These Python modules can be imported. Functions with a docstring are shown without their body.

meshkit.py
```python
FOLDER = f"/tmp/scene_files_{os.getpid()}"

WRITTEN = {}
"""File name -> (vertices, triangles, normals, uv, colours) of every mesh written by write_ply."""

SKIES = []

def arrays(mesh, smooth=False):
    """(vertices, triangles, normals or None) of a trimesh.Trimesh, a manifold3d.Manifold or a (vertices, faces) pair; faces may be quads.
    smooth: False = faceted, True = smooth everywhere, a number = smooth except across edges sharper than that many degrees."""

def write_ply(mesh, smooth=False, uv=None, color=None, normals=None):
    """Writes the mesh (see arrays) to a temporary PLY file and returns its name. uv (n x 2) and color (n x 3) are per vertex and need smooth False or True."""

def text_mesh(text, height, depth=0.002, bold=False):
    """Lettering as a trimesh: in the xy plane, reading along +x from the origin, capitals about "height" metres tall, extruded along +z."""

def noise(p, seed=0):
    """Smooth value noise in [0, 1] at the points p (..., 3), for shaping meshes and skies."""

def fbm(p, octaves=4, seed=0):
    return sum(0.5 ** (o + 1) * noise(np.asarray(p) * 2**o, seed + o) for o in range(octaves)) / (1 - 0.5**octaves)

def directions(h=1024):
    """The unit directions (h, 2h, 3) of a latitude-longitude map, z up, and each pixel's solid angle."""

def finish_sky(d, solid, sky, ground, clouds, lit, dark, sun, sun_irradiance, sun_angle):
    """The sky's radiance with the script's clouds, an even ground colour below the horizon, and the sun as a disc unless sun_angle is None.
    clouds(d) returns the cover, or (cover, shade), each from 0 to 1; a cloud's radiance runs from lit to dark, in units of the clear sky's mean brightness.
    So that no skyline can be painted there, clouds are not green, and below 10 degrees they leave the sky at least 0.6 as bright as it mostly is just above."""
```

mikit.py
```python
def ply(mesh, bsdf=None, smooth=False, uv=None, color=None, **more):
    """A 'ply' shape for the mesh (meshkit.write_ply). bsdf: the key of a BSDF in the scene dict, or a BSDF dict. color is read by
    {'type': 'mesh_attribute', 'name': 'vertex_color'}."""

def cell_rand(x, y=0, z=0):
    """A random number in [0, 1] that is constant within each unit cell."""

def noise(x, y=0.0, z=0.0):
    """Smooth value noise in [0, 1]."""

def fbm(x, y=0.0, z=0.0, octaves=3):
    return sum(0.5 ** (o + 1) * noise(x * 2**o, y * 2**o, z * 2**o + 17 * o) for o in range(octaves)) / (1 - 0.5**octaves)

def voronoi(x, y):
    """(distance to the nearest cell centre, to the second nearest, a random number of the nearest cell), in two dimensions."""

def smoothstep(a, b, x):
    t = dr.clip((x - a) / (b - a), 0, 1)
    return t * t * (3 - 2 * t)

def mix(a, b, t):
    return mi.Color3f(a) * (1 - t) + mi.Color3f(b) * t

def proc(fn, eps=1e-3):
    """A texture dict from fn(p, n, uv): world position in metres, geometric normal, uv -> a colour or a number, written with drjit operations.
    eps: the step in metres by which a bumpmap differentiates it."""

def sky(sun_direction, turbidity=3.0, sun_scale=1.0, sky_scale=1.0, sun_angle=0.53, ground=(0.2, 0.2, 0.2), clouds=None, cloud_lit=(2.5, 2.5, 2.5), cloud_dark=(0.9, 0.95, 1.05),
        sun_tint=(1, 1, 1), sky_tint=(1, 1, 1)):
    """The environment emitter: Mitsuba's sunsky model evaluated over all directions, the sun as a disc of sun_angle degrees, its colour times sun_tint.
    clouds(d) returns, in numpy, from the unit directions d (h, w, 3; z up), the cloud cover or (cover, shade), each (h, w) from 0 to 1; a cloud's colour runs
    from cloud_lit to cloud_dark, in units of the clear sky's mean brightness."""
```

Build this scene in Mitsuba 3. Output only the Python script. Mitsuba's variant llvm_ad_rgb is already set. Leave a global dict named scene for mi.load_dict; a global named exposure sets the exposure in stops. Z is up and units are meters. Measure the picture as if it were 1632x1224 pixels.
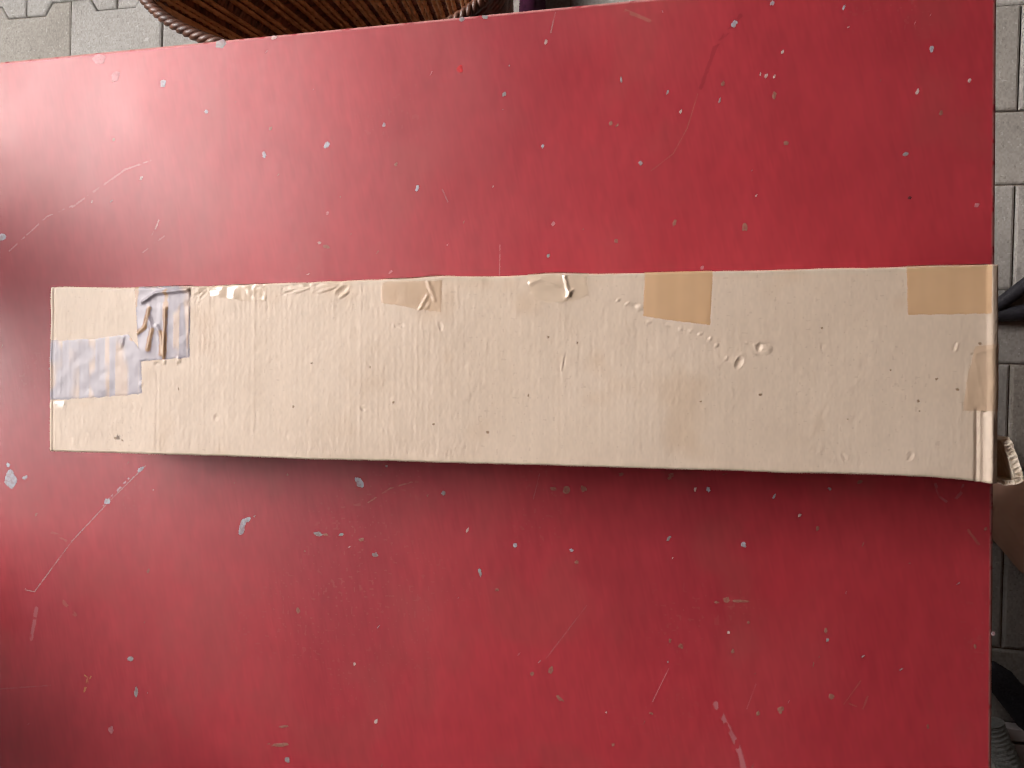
import math, random
import numpy as np, trimesh, drjit as dr, mitsuba as mi, mikit, meshkit
import manifold3d as m3
from shapely.geometry import Polygon, Point
from shapely import contains_xy
from scipy.spatial import Delaunay
from mikit import noise, fbm, smoothstep, mix, cell_rand, proc

T = mi.ScalarTransform4f
rng = np.random.default_rng(7)
scene, labels = {'type': 'scene'}, {}

# ---------------------------------------------------------------- camera, sky, exposure
CAM_H, TILT, ROLL = 1.34, math.radians(12.2), math.radians(0.37)
fwd = np.array([-math.sin(TILT), 0, -math.cos(TILT)])
right0 = np.array([math.cos(TILT), 0, -math.sin(TILT)])
up = np.array([0, math.cos(ROLL), 0]) - right0 * math.sin(ROLL)
scene['camera'] = {'type': 'perspective', 'fov': 67.12, 'fov_axis': 'x', 'near_clip': 0.02, 'far_clip': 200.0,
                   'to_world': T().look_at(origin=[0, 0, CAM_H], target=(np.array([0, 0, CAM_H]) + fwd).tolist(), up=up.tolist())}
scene['sky'] = mikit.sky((-0.67, 0.25, 0.62), turbidity=3, sun_scale=0.2, sun_angle=29, sun_tint=(.87, .97, 1.28), clouds=lambda d: 1.0)
exposure = 4.2

# ---------------------------------------------------------------- measured marks (millimetres on the table / on the box top)
SPOTS = [(-461.2,271.9,3.9,4.0,0,'b'),(-359.4,201.0,2.4,3.3,-10,'b'),(-299.7,206.3,2.9,3.8,-10,'b'),(-416.8,243.1,1.9,2.3,0,'b'),(-402.8,302.9,6.3,5.1,0,'k'),(-350.5,307.7,3.6,2.2,0,'w'),(-178.9,307.5,2.7,2.6,0,'k'),(-159.0,308.7,3.2,2.1,0,'k'),(-247.2,220.3,1.4,2.7,-10,'b'),(-236.2,186.0,1.7,2.7,-20,'n'),(-217.0,164.8,1.7,3.7,-20,'b'),(-109.7,194.0,1.6,2.0,-20,'b'),(40.1,280.0,2.8,3.4,-20,'b'),(68.2,293.2,1.8,2.4,0,'b'),(119.6,284.9,1.1,2.4,-20,'b'),(180.3,248.5,1.7,3.2,-20,'b'),(170.8,217.8,1.5,2.8,-20,'w'),(64.0,237.8,1.4,2.4,-20,'w'),(70.0,236.8,1.1,1.9,-20,'w'),(59.8,239.5,0.7,1.9,0,'w'),(75.8,255.1,1.4,1.9,-20,'w'),(-623.8,-94.3,8.6,10.8,0,'b'),(-607.5,-92.0,4.2,1.8,25,'b'),(-626.8,-80.6,2.9,2.4,0,'b'),(-634.9,137.7,5.0,4.2,40,'b'),(-378.6,-128.7,4.3,7.8,-25,'b'),(-373.1,-121.8,3.7,2.8,30,'b'),(-267.4,-85.4,4.6,5.4,20,'b'),(-517.1,-111.2,4.0,3.5,40,'b'),(-482.1,-80.5,4.6,2.3,45,'b'),(-491.4,-255.0,4.0,2.9,0,'k'),(-485.2,-285.1,2.6,5.8,0,'k'),(-511.5,-322.3,3.3,4.6,0,'p'),(-192.1,-91.8,2.7,2.1,0,'k'),(-130.5,-132.4,2.1,2.6,0,'b'),(-171.2,-121.9,1.1,3.1,-25,'w'),(-83.9,-134.1,2.0,1.5,0,'b'),(-6.9,-120.7,1.5,3.0,-40,'k'),(49.6,-122.8,2.8,2.4,0,'b'),(23.0,-81.1,1.9,2.4,0,'b'),(13.0,-81.5,1.4,2.0,0,'w'),(71.9,-84.7,1.1,2.4,-20,'b'),(111.6,-77.5,1.8,1.4,0,'k'),(-511.3,282.1,6.0,5.8,0,'p'),(-528.9,299.8,8.8,5.8,0,'p'),(-180.3,262.6,3.8,3.7,0,'r'),(166.1,139.7,1.7,1.4,30,'d'),(-88.3,-85.5,4.6,4.1,0,'n'),(-74.5,-84.0,3.5,3.5,0,'n'),(-99.1,-84.9,3.1,2.5,0,'n'),(-44.5,-71.5,2.5,2.0,0,'n'),(-5.3,-70.8,3.4,2.0,20,'n'),(-340.0,-318.2,12.7,2.2,10,'n'),(-337.1,-301.9,6.0,1.7,10,'n'),(-333.3,-330.7,3.0,3.3,-30,'k'),(-305.5,-131.4,4.7,2.7,0,'k'),(-298.5,-131.6,3.5,1.6,0,'n'),(-265.3,-134.3,3.4,2.2,20,'n'),(-252.7,-146.6,2.9,2.7,0,'k'),(-324.0,-199.2,3.0,3.3,0,'n'),(37.2,-166.2,3.8,2.9,0,'n'),(47.5,-166.5,7.9,1.9,0,'n'),(-100.2,-232.3,2.6,4.6,-20,'n'),(-92.8,-254.6,5.1,2.0,-40,'n'),(-115.7,-236.7,2.1,2.6,0,'n'),(-79.7,-143.5,2.0,2.5,0,'n'),(-299.6,118.1,4.7,2.2,-20,'n'),(-306.1,121.6,1.8,1.6,0,'w'),(109.6,-184.7,1.8,2.8,0,'n'),(113.9,-234.1,2.7,3.3,0,'n'),(77.5,-247.5,3.2,3.8,0,'n'),(61.0,-251.9,1.8,2.9,-20,'n'),(180.7,-250.1,1.3,2.3,0,'n'),(49.0,122.2,2.8,4.8,0,'n'),(-6.7,-73.3,2.4,2.0,0,'n'),(29.7,-168.6,2.4,1.5,0,'n'),(-49.6,-287.7,2.0,2.0,0,'n'),(-19.7,-259.7,2.0,1.5,0,'n'),(-4.1,127.6,1.9,3.9,-25,'n'),(-49.7,114.8,2.0,2.5,0,'n'),(-5.5,-201.1,1.4,2.5,-20,'n'),(2.8,-204.9,2.9,2.5,0,'n'),(103.3,-107.7,1.8,2.4,0,'n'),(-160.2,-156.2,1.6,4.7,15,'k'),(-283.9,-130.9,2.9,1.6,10,'k'),(-145.6,-169.9,2.1,2.1,0,'n'),(-270.9,-241.4,1.7,1.6,0,'w'),(218.2,-102.9,1.6,1.8,0,'n'),(211.7,-188.6,1.2,2.3,0,'n'),(223.6,-178.5,1.6,2.3,0,'k'),(38.8,-191.4,1.4,1.5,0,'w'),(53.6,-182.5,1.4,1.9,0,'n'),(42.1,-205.7,1.9,2.4,0,'n'),(78.9,185.3,2.7,2.4,0,'n'),(70.0,222.4,2.3,3.8,0,'n'),(186.9,201.0,1.7,2.8,0,'n'),(-107.6,278.8,1.6,2.6,0,'w'),(31.9,234.4,1.9,2.9,-15,'n'),(29.6,221.4,0.9,2.9,-15,'k'),(-46.5,243.4,1.0,3.5,10,'k'),(-10.1,230.7,1.0,2.5,-20,'k'),(0.1,214.7,1.0,2.5,-20,'w')]
SCRATCHES = [([(-476.9,-76.9),(-514.4,-110.5),(-554.8,-149.7),(-596.1,-199.9),(-606.6,-198.8)],0.52,0.75,'k'),([(-494.6,-89.5),(-521.1,-114.8)],0.99,0.6,'b'),([(-593.8,-215.8),(-599.2,-244.8)],2.1,0.35,'p'),([(-564.7,-206.8),(-550.8,-218.8)],2.07,0.4,'n'),([(-576.9,-142.5),(-554.8,-152.0)],1.74,0.4,'n'),([(-626.9,124.2),(-584.8,155.5),(-557.1,164.4)],0.71,0.45,'p'),([(-557.1,163.3),(-500.0,195.6),(-473.7,202.2)],0.86,0.35,'p'),([(-480.9,118.6),(-458.9,132.8)],0.59,0.4,'p'),([(-259.2,-102.3),(-239.4,-89.3),(-219.8,-83.3)],0.63,0.55,'n'),([(-18.7,-250.2),(-6.3,-222.9)],0.39,0.6,'p'),([(29.7,-247.6),(38.8,-265.3),(46.3,-279.0),(51.1,-296.0)],2.12,0.5,'p'),([(-47.9,300.6),(-24.6,288.4)],1.74,0.45,'n'),([(44.7,285.8),(26.0,263.2),(15.3,232.2)],1.63,0.45,'d'),([(13.0,227.5),(5.0,201.1),(-5.5,182.0),(-22.4,169.5)],0.43,0.4,'n'),([(-144.9,114.8),(-145.2,89.0)],0.48,0.45,'p'),([(184.8,-71.7),(187.8,-80.8),(192.0,-83.9)],1.05,0.3,'k'),([(197.8,-82.8),(202.0,-77.1),(203.2,-71.6)],1.04,0.3,'k'),([(206.7,-104.4),(213.4,-114.1)],1.04,0.45,'n'),([(139.4,-231.7),(136.0,-241.4),(125.0,-237.7)],0.65,0.35,'n'),([(134.5,-220.4),(122.8,-238.9)],0.48,0.35,'n'),([(-100.0,302.1),(-103.6,286.1)],0.52,0.5,'k'),([(-533.4,-274.8),(-540.7,-289.5),(-536.8,-276.3),(-540.2,-274.2)],0.85,0.6,'y'),([(-194.9,162.7),(-189.9,152.0)],0.55,0.4,'k'),([(-463.5,150.7),(-466.7,142.3),(-471.9,133.9)],0.65,0.45,'w'),([(-71.4,-177.9),(-104.4,-223.5)],0.4,0.3,'k'),([(-110.5,-73.0),(-115.6,-93.7)],0.42,0.3,'k'),([(-634.4,-295.6),(-577.9,-287.0)],0.72,0.2,'k'),([(59.5,-229.4),(52.7,-249.3)],0.46,0.2,'p')]
DENTS = [(38.8,15.1,2.0,3.7,-25,1.6),(56.2,23.7,3.1,2.9,0,-0.9),(51.5,25.4,1.6,2.5,-20,1.4),(169.6,24.9,0.9,2.7,-10,-0.8),(168.2,24.9,0.7,2.4,-10,0.8),(143.0,-44.0,1.8,2.8,-25,0.9),(141.9,-44.4,0.7,2.0,-25,-0.7),(-167.3,41.1,1.4,3.1,15,0.8),(-346.0,-26.9,2.1,2.4,0,0.7),(-226.5,-19.1,2.0,1.4,-30,0.7),(90.3,25.2,1.0,2.4,0,0.5),(-26.1,52.5,2.1,2.1,-30,-1.0),(-79.1,14.1,0.7,5.2,-8,-0.5),(-77.4,16.3,0.7,6.1,-8,0.5),(86.8,-40.6,3.4,2.4,45,0.5),(104.0,-45.4,1.5,2.4,30,0.5),(-19.7,42.6,1.7,1.3,0,-0.6),(20.2,30.9,1.2,1.7,-30,-0.9),(24.3,26.7,1.2,1.7,-30,-0.9),(30.8,18.0,1.2,1.7,-20,-0.8),(-40.9,57.8,1.7,1.1,30,-0.9),(-34.6,55.2,2.1,1.1,30,-0.9),(-30.3,53.8,1.7,1.3,0,0.8),(43.5,28.3,1.2,1.2,0,-0.5),(48.3,27.0,1.2,1.2,0,-0.5),(-7.2,40.4,1.7,1.3,0,-0.5),(1.0,37.8,1.6,1.3,0,-0.6),(7.2,36.5,1.6,1.3,0,-0.6),(13.7,34.3,1.6,1.3,20,-0.7),(-196.8,42.2,2.4,1.8,0,0.4),(-202.6,41.9,1.4,1.8,0,-0.4),(-412.0,-2.4,1.7,2.5,-20,-0.5),(-243.4,68.2,4.5,2.3,30,1.2),(-241.9,64.9,4.0,1.4,30,-1.2),(-255.9,68.9,7.0,1.2,15,-0.9),(-276.1,68.8,7.1,1.2,15,-0.8),(-286.4,67.6,6.2,0.9,15,0.7),(-361.3,70.9,5.4,1.9,30,-1.0),(-357.5,67.0,4.3,1.4,45,0.7),(-368.3,69.6,1.6,3.4,0,0.8),(-429.2,31.2,1.4,4.9,-15,-1.0),(-403.8,17.3,12.3,1.0,0,-0.25),(-391.5,15.3,1.7,2.0,0,-0.9),(-378.9,16.8,2.2,2.4,0,-1.0),(-398.2,13.9,2.8,1.5,0,0.7),(-378.9,13.9,1.6,1.5,0,0.7)]
TP_right = [(140.4,75.9),(188.8,75.8),(188.6,45.5),(141.3,45.3)]
TP_mid = [(-22.9,76.2),(21.6,76.4),(20.2,40.1),(-1.1,42.9),(-24.0,46.5)]
TP_clear = [(-105.2,75.6),(-62.5,75.9),(-61.5,61.6),(-71.1,57.5),(-90.8,56.5),(-99.7,59.7)]
TP_faint = [(-212.0,73.5),(-166.2,73.9),(-166.9,51.0),(-187.3,53.9),(-212.9,58.9)]
TP_shine = [(-352.1,74.1),(-305.0,74.1),(-304.9,61.3),(-320.1,61.6),(-351.5,65.9)]
TP_leftv = [(-418.2,74.5),(-369.4,74.0),(-369.6,18.7),(-413.9,15.8)]
TP_lefth = [(-497.3,32.5),(-455.1,33.8),(-423.6,37.1),(-411.7,22.7),(-411.4,-9.7),(-448.9,-12.6),(-497.0,-15.6)]
TP_end = [(179.6,25.3),(194.0,26.8),(194.2,-14.7),(172.7,-15.0),(176.8,10.4)]
TP_lip = [(-498.1,-16.6),(-481.6,-16.4),(-482.7,-22.0),(-496.9,-21.7)]
FLECKS = [(-432.7,-44.1,2.8,2.5),(-435.5,-44.7,1.7,1.5),(-428.7,-46.5,1.7,1.5),(52.4,-6.0,1.6,1.2),(170.1,-1.7,1.4,1.2),(158.3,4.9,1.1,1.0),(147.9,-9.0,1.1,1.2),(148.6,-15.4,0.7,0.8),(14.4,-10.9,1.2,0.8),(-88.9,32.9,1.3,1.3),(-68.7,28.9,0.9,1.3),(-132.1,-34.3,1.8,1.3),(-202.7,-14.2,1.4,1.4),(-172.0,-29.2,1.4,0.9),(-102.9,-7.8,0.9,1.3),(182.7,26.8,1.4,1.2),(185.8,-14.8,1.4,1.2),(-267.1,14.5,1.5,0.9),(-220.8,11.7,1.0,1.4),(106.1,-21.2,0.8,0.8),(-281.7,-18.0,1.0,1.4),(-378.7,-5.6,1.1,1.5),(90.2,37.4,1.1,0.8),(131.6,10.3,0.7,0.8),(-139.7,-63.8,0.9,0.9)]

# ---------------------------------------------------------------- helpers
def numbered(key):
    if key not in scene and key not in labels and not any(k.startswith(key + '__') for k in scene):
        return key
    i = 1
    while f'{key}_{i:03d}' in scene or f'{key}_{i:03d}' in labels: i += 1
    return f'{key}_{i:03d}'

def thing(name, label, cat=None, group=None, kind=None):
    key = numbered(name); labels[key] = {'label': label}
    if cat: labels[key]['category'] = cat
    if group: labels[key]['group'] = group
    if kind: labels[key]['kind'] = kind
    return key

def part(name, mesh, bsdf, parent=None, smooth=False, label=None, kind=None, to_world=None, shape=None):
    key = (parent + '__' if parent else '') + name
    if key in scene:
        i = 1
        while f'{key}_{i:03d}' in scene: i += 1
        key = f'{key}_{i:03d}'
    d = dict(shape) if shape else mikit.ply(mesh, bsdf, smooth=smooth)
    if to_world is not None: d['to_world'] = to_world
    scene[key] = d
    if label or kind:
        labels[key] = {}
        if label: labels[key]['label'] = label
        if kind: labels[key]['kind'] = kind
    return key

def box(x0, x1, y0, y1, z0, z1):
    b = trimesh.creation.box((x1 - x0, y1 - y0, z1 - z0)); b.apply_translation(((x0 + x1) / 2, (y0 + y1) / 2, (z0 + z1) / 2)); return b

def rbox(x0, x1, y0, y1, z0, z1, r=0.003, seg=16):
    s = m3.Manifold.sphere(r, seg)
    return m3.Manifold.batch_hull([s.translate((x, y, z)) for x in (x0 + r, x1 - r) for y in (y0 + r, y1 - r) for z in (z0 + r, z1 - r)])

def tm(m):
    q = m.to_mesh(); return trimesh.Trimesh(q.vert_properties[:, :3], q.tri_verts, process=False)

def tube(path, radius, sides=8, closed=False, flat=1.0, nvec=None):
    """round tube along a polyline; radius a number or one per point"""
    p = np.asarray(path, float); n = len(p); r = np.broadcast_to(np.asarray(radius, float), (n,))
    t = np.roll(p, -1, 0) - np.roll(p, 1, 0) if closed else np.gradient(p, axis=0)
    t /= np.linalg.norm(t, axis=1, keepdims=True) + 1e-12
    a = np.zeros((n, 3)); ref = np.array([0, 0, 1.0]) if abs(t[0, 2]) < .9 else np.array([1.0, 0, 0])
    if nvec is None:
        prev = np.cross(t[0], ref)
        for i in range(n):
            v = prev - t[i] * (prev @ t[i]); a[i] = prev = v / np.linalg.norm(v)
    else:
        a = np.asarray(nvec, float); a = a - t * (a * t).sum(1, keepdims=True); a /= np.linalg.norm(a, axis=1, keepdims=True)
    b = np.cross(t, a); th = np.arange(sides) / sides * 2 * np.pi
    v = (p[:, None] + r[:, None, None] * (np.cos(th)[None, :, None] * a[:, None] * flat + np.sin(th)[None, :, None] * b[:, None])).reshape(-1, 3)
    f = []
    for i in range(n if closed else n - 1):
        j = (i + 1) % n
        for k in range(sides):
            l = (k + 1) % sides; f += [[i * sides + k, i * sides + l, j * sides + l], [i * sides + k, j * sides + l, j * sides + k]]
    if not closed:
        v = np.vstack([v, p[:1], p[-1:]]); c0, c1 = len(v) - 2, len(v) - 1
        for k in range(sides):
            l = (k + 1) % sides; f += [[c0, l, k], [c1, (n - 1) * sides + k, (n - 1) * sides + l]]
    return trimesh.Trimesh(v, f, process=False)

def limbs(chains, edge=0.008, it=12):
    """bones as hulls of spheres, joined and smoothed into one surface"""
    man = []
    for c in chains:
        for (p, r), (q, s) in zip(c[:-1], c[1:]):
            man.append(m3.Manifold.batch_hull([m3.Manifold.sphere(r, 20).translate(tuple(map(float, p))), m3.Manifold.sphere(s, 20).translate(tuple(map(float, q)))]))
    m = tm(m3.Manifold.batch_boolean(man, m3.OpType.Add).refine_to_length(edge)); m.merge_vertices()
    trimesh.smoothing.filter_taubin(m, iterations=it); return m

def rgb(c): return {'type': 'rgb', 'value': list(c)}
def mat(key, color, rough=.6, spec=.4, **kw):
    base = {'type': 'principled', 'base_color': color if isinstance(color, dict) else rgb(color), 'roughness': rough, 'specular': spec, **kw}
    scene[key] = {'type': 'twosided', 'bsdf': base}; return key
def bump(key, color, fn, scale=1.0, eps=1e-3, rough=.6, spec=.4, **kw):
    base = {'type': 'principled', 'base_color': color, 'roughness': rough, 'specular': spec, **kw}
    scene[key] = {'type': 'twosided', 'bsdf': {'type': 'bumpmap', 'arbitrary': {**proc(fn, eps)}, 'scale': scale, 'bsdf': base}}; return key

# ---------------------------------------------------------------- materials
def seg_dist(x, y, a, b):
    ax, ay, bx, by = a[0] / 1e3, a[1] / 1e3, b[0] / 1e3, b[1] / 1e3
    dx, dy = bx - ax, by - ay; L = dx * dx + dy * dy
    t = dr.clip(((x - ax) * dx + (y - ay) * dy) / L, 0, 1)
    return dr.sqrt(dr.square(x - ax - t * dx) + dr.square(y - ay - t * dy))
CLS = {'b': (.42, .45, .50), 'k': (.30, .27, .27), 'p': (.50, .27, .29), 'n': (.30, .17, .12), 'w': (.62, .56, .52), 'd': (.16, .012, .018), 'r': (.50, .012, .018), 'y': (.5, .3, .12)}
def table_color(p, n, uv):
    x, y = p.x, p.y
    big = fbm(x * 7 + 3, y * 7, 1.7, octaves=3); fine = fbm(x * 160, y * 60, 4.1, octaves=2)
    c = mix((.300, .0235, .034), (.350, .030, .041), smoothstep(.3, .7, big))
    c = c * (0.93 + .14 * fine)
    c = c * (.94 + .12 * noise(x * 620 + y * 130, y * 90 - x * 20, 2.7)) * (.96 + .08 * noise(x * 25 + y * 5, y * 6, 12.0))
    grime = smoothstep(.56, .74, fbm(x * 22 + 17, y * 16 + 3, 21.0, octaves=4)); c = mix(c, (.27, .055, .05), .22 * grime)
    # chalky, rubbed zones and darker smears with a shape of their own
    rub = smoothstep(.56, .80, fbm(x * 10 + 11, y * 10 + 5, 8.3, octaves=4))
    c = mix(c, (.36, .075, .075), .20 * rub)
    dark = smoothstep(.60, .78, fbm(x * 5 + 31, y * 14 + 9, 2.2, octaves=3))
    c = mix(c, (.24, .013, .022), .25 * dark)
    speck = smoothstep(.80, .90, noise(x * 420, y * 420, 3.0)) * smoothstep(.52, .72, fbm(x * 9 + 40, y * 9 + 2, .5, octaves=2))
    c = mix(c, (.34, .10, .09), .28 * speck)
    edge = dr.maximum(smoothstep(.2200, .2225, x), smoothstep(.3030, .3055, y)) * smoothstep(.25, .5, fbm(x * 35 + y * 35, x * 160, y * 160 + 3, octaves=3))
    c = mix(c, (.52, .26, .24), .75 * edge)
    wob = .7 + .6 * noise(x * 330, y * 330, 9.0); gap = smoothstep(.25, .5, noise(x * 240, y * 240, 5.0))
    for pts, hw, s, cl in SCRATCHES:
        d = None
        for a, b in zip(pts[:-1], pts[1:]):
            e = seg_dist(x, y, a, b); d = e if d is None else dr.minimum(d, e)
        h = hw / 1e3 * wob
        k = .75 * s * (1 - smoothstep(h * .5, h * 1.25, d)) * (gap if hw > .55 else .45 + .55 * gap)
        c = mix(c, CLS[cl], k)
    return c
def table_rough(p, n, uv): return .39 + .12 * fbm(p.x * 12, p.y * 12, 6.0, octaves=3)
def table_bump(p, n, uv): return .00003 * noise(p.x * 90, p.y * 90, 2.0) + .00003 * noise(p.x * 500, p.y * 300, 7.0)
bump('red_paint', proc(table_color), table_bump, rough=proc(table_rough), spec=.52, eps=8e-4)
for k, v in {'b': (.35, .36, .41), 'k': (.26, .25, .26), 'p': (.44, .17, .19), 'n': (.27, .11, .085), 'w': (.46, .32, .31), 'd': (.05, .01, .012), 'r': (.50, .012, .02)}.items():
    def fn(p, n, uv, v=v):
        f = smoothstep(.30, .62, fbm(p.x * 420 + 3, p.y * 420, 2.5, octaves=3))
        return mix((v[0] * .55 + .10, v[1] * .45 + .01, v[2] * .45 + .012), v, .25 + .75 * f)
    mat('splat_' + k, proc(fn), rough=.46, spec=.42)

def card_color(p, n, uv):
    x, y, z = p.x, p.y, p.z
    c = mix((.60, .475, .365), (.675, .55, .44), fbm(x * 16, y * 16, z * 16, octaves=4))
    c = c * (.95 + .10 * noise(x * 900, y * 350, z * 350))
    c = c * (.975 + .05 * noise(x * 260, y * 4, z * 4 + 3))
    blot = smoothstep(.55, .75, fbm(x * 28 + 7, y * 28, z * 28 + 2, octaves=3)); c = mix(c, (.50, .335, .20), .30 * blot)
    sp = smoothstep(.86, .93, noise(x * 520, y * 520, z * 520)); c = mix(c, (.30, .19, .11), .18 * sp)
    for fx, fy, rx, ry in FLECKS:
        q = dr.sqrt(dr.square((x - fx / 1e3) / (rx / 1e3)) + dr.square((y - fy / 1e3) / (ry / 1e3))) + .5 * (noise(x * 900, y * 900, 1.0) - .5)
        c = mix(c, (.10, .055, .03) if rx > 2 else (.22, .12, .06), .85 * (1 - smoothstep(.35, 1.0, q)))
    return c
def card_bump(p, n, uv):
    return .00034 * fbm(p.x * 330, p.y * 330, p.z * 330, octaves=3) + .00014 * noise(p.x * 900, p.y * 900, p.z * 900)
bump('cardboard', proc(card_color), card_bump, rough=.5, spec=.5, eps=4e-4)
def torn_color(p, n, uv): return mix((.62, .52, .40), (.88, .80, .68), fbm(p.x * 300, p.y * 300, p.z * 500, octaves=2))
mat('torn_cardboard', proc(torn_color), rough=.9, spec=.1)
def tape_color(a, b):
    def fn(p, n, uv): return mix(a, b, fbm(p.x * 45, p.y * 30, 3.0, octaves=3)) * (.97 + .06 * noise(p.x * 233, p.y * 15, 2.0))
    return fn
def tape_bump(p, n, uv): return .00018 * fbm(p.x * 150, p.y * 150, 3.3, octaves=2)
bump('brown_tape', proc(tape_color((.55, .345, .19), (.64, .425, .255))), lambda p, n, uv: .0005 * fbm(p.x * 60, p.y * 45, 3.3, octaves=3), rough=.33, spec=.5)
def sky_lilac_fn(p, n, uv):
    c = mix((.29, .26, .295), (.36, .32, .355), fbm(p.x * 45, p.y * 30, 3.0, octaves=3))  # lilac of the reflected sky is put into the tape's base colour
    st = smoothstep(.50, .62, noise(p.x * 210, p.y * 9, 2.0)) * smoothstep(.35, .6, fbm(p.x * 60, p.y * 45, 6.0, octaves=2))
    c = mix(c, (.55, .40, .29), .75 * st)  # peach stripes painted where the sky reflection breaks off along the flutes
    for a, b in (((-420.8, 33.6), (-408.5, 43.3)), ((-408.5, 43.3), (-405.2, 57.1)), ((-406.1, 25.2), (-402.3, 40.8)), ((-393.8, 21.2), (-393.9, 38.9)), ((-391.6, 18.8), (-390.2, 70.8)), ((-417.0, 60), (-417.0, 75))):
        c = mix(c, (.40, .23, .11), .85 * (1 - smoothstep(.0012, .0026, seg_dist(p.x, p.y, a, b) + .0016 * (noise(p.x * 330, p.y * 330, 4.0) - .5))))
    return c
bump('sky_lilac_tape', proc(sky_lilac_fn), lambda p, n, uv: .00007 * fbm(p.x * 150, p.y * 150, 3.3, octaves=2), rough=.34, spec=.5)
bump('faint_tape', proc(tape_color((.54, .385, .26), (.61, .45, .32))), tape_bump, rough=.36, spec=.5)
bump('clear_tape', proc(tape_color((.58, .45, .33), (.66, .53, .41))), lambda p, n, uv: .0006 * fbm(p.x * 90, p.y * 90, 5.3, octaves=3), rough=.2, spec=.9)

def concrete(tone, seed):
    def fn(p, n, uv):
        x, y = p.x, p.y
        c = mix((.225, .212, .195), (.325, .31, .29), fbm(x * 9 + seed, y * 9, seed, octaves=4))
        g = noise(x * 420, y * 300, seed + 2.0); c = c * (.84 + .32 * g)
        c = mix(c, (.46, .45, .43), .5 * smoothstep(.86, .94, noise(x * 230, y * 230, seed)))
        c = mix(c, (.12, .105, .09), .45 * smoothstep(.84, .93, noise(x * 310 + 7, y * 310, seed + 5.0)))
        return c * tone
    return fn
def concrete_bump(p, n, uv): return .0010 * fbm(p.x * 130, p.y * 130, p.z * 130, octaves=3)
for i, t in enumerate(((1.0, 1.0, 1.0), (.93, .92, .90), (1.06, 1.06, 1.06), (.97, .94, .90))):
    bump(f'paver_{i}', proc(concrete(t, 3.1 + i * 5)), concrete_bump, rough=.9, spec=.2)
bump('sand', proc(lambda p, n, uv: mix((.13, .10, .075), (.26, .215, .17), fbm(p.x * 120, p.y * 120, 2.0, octaves=3))), lambda p, n, uv: .002 * noise(p.x * 300, p.y * 300), rough=.95, spec=.1)

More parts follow.
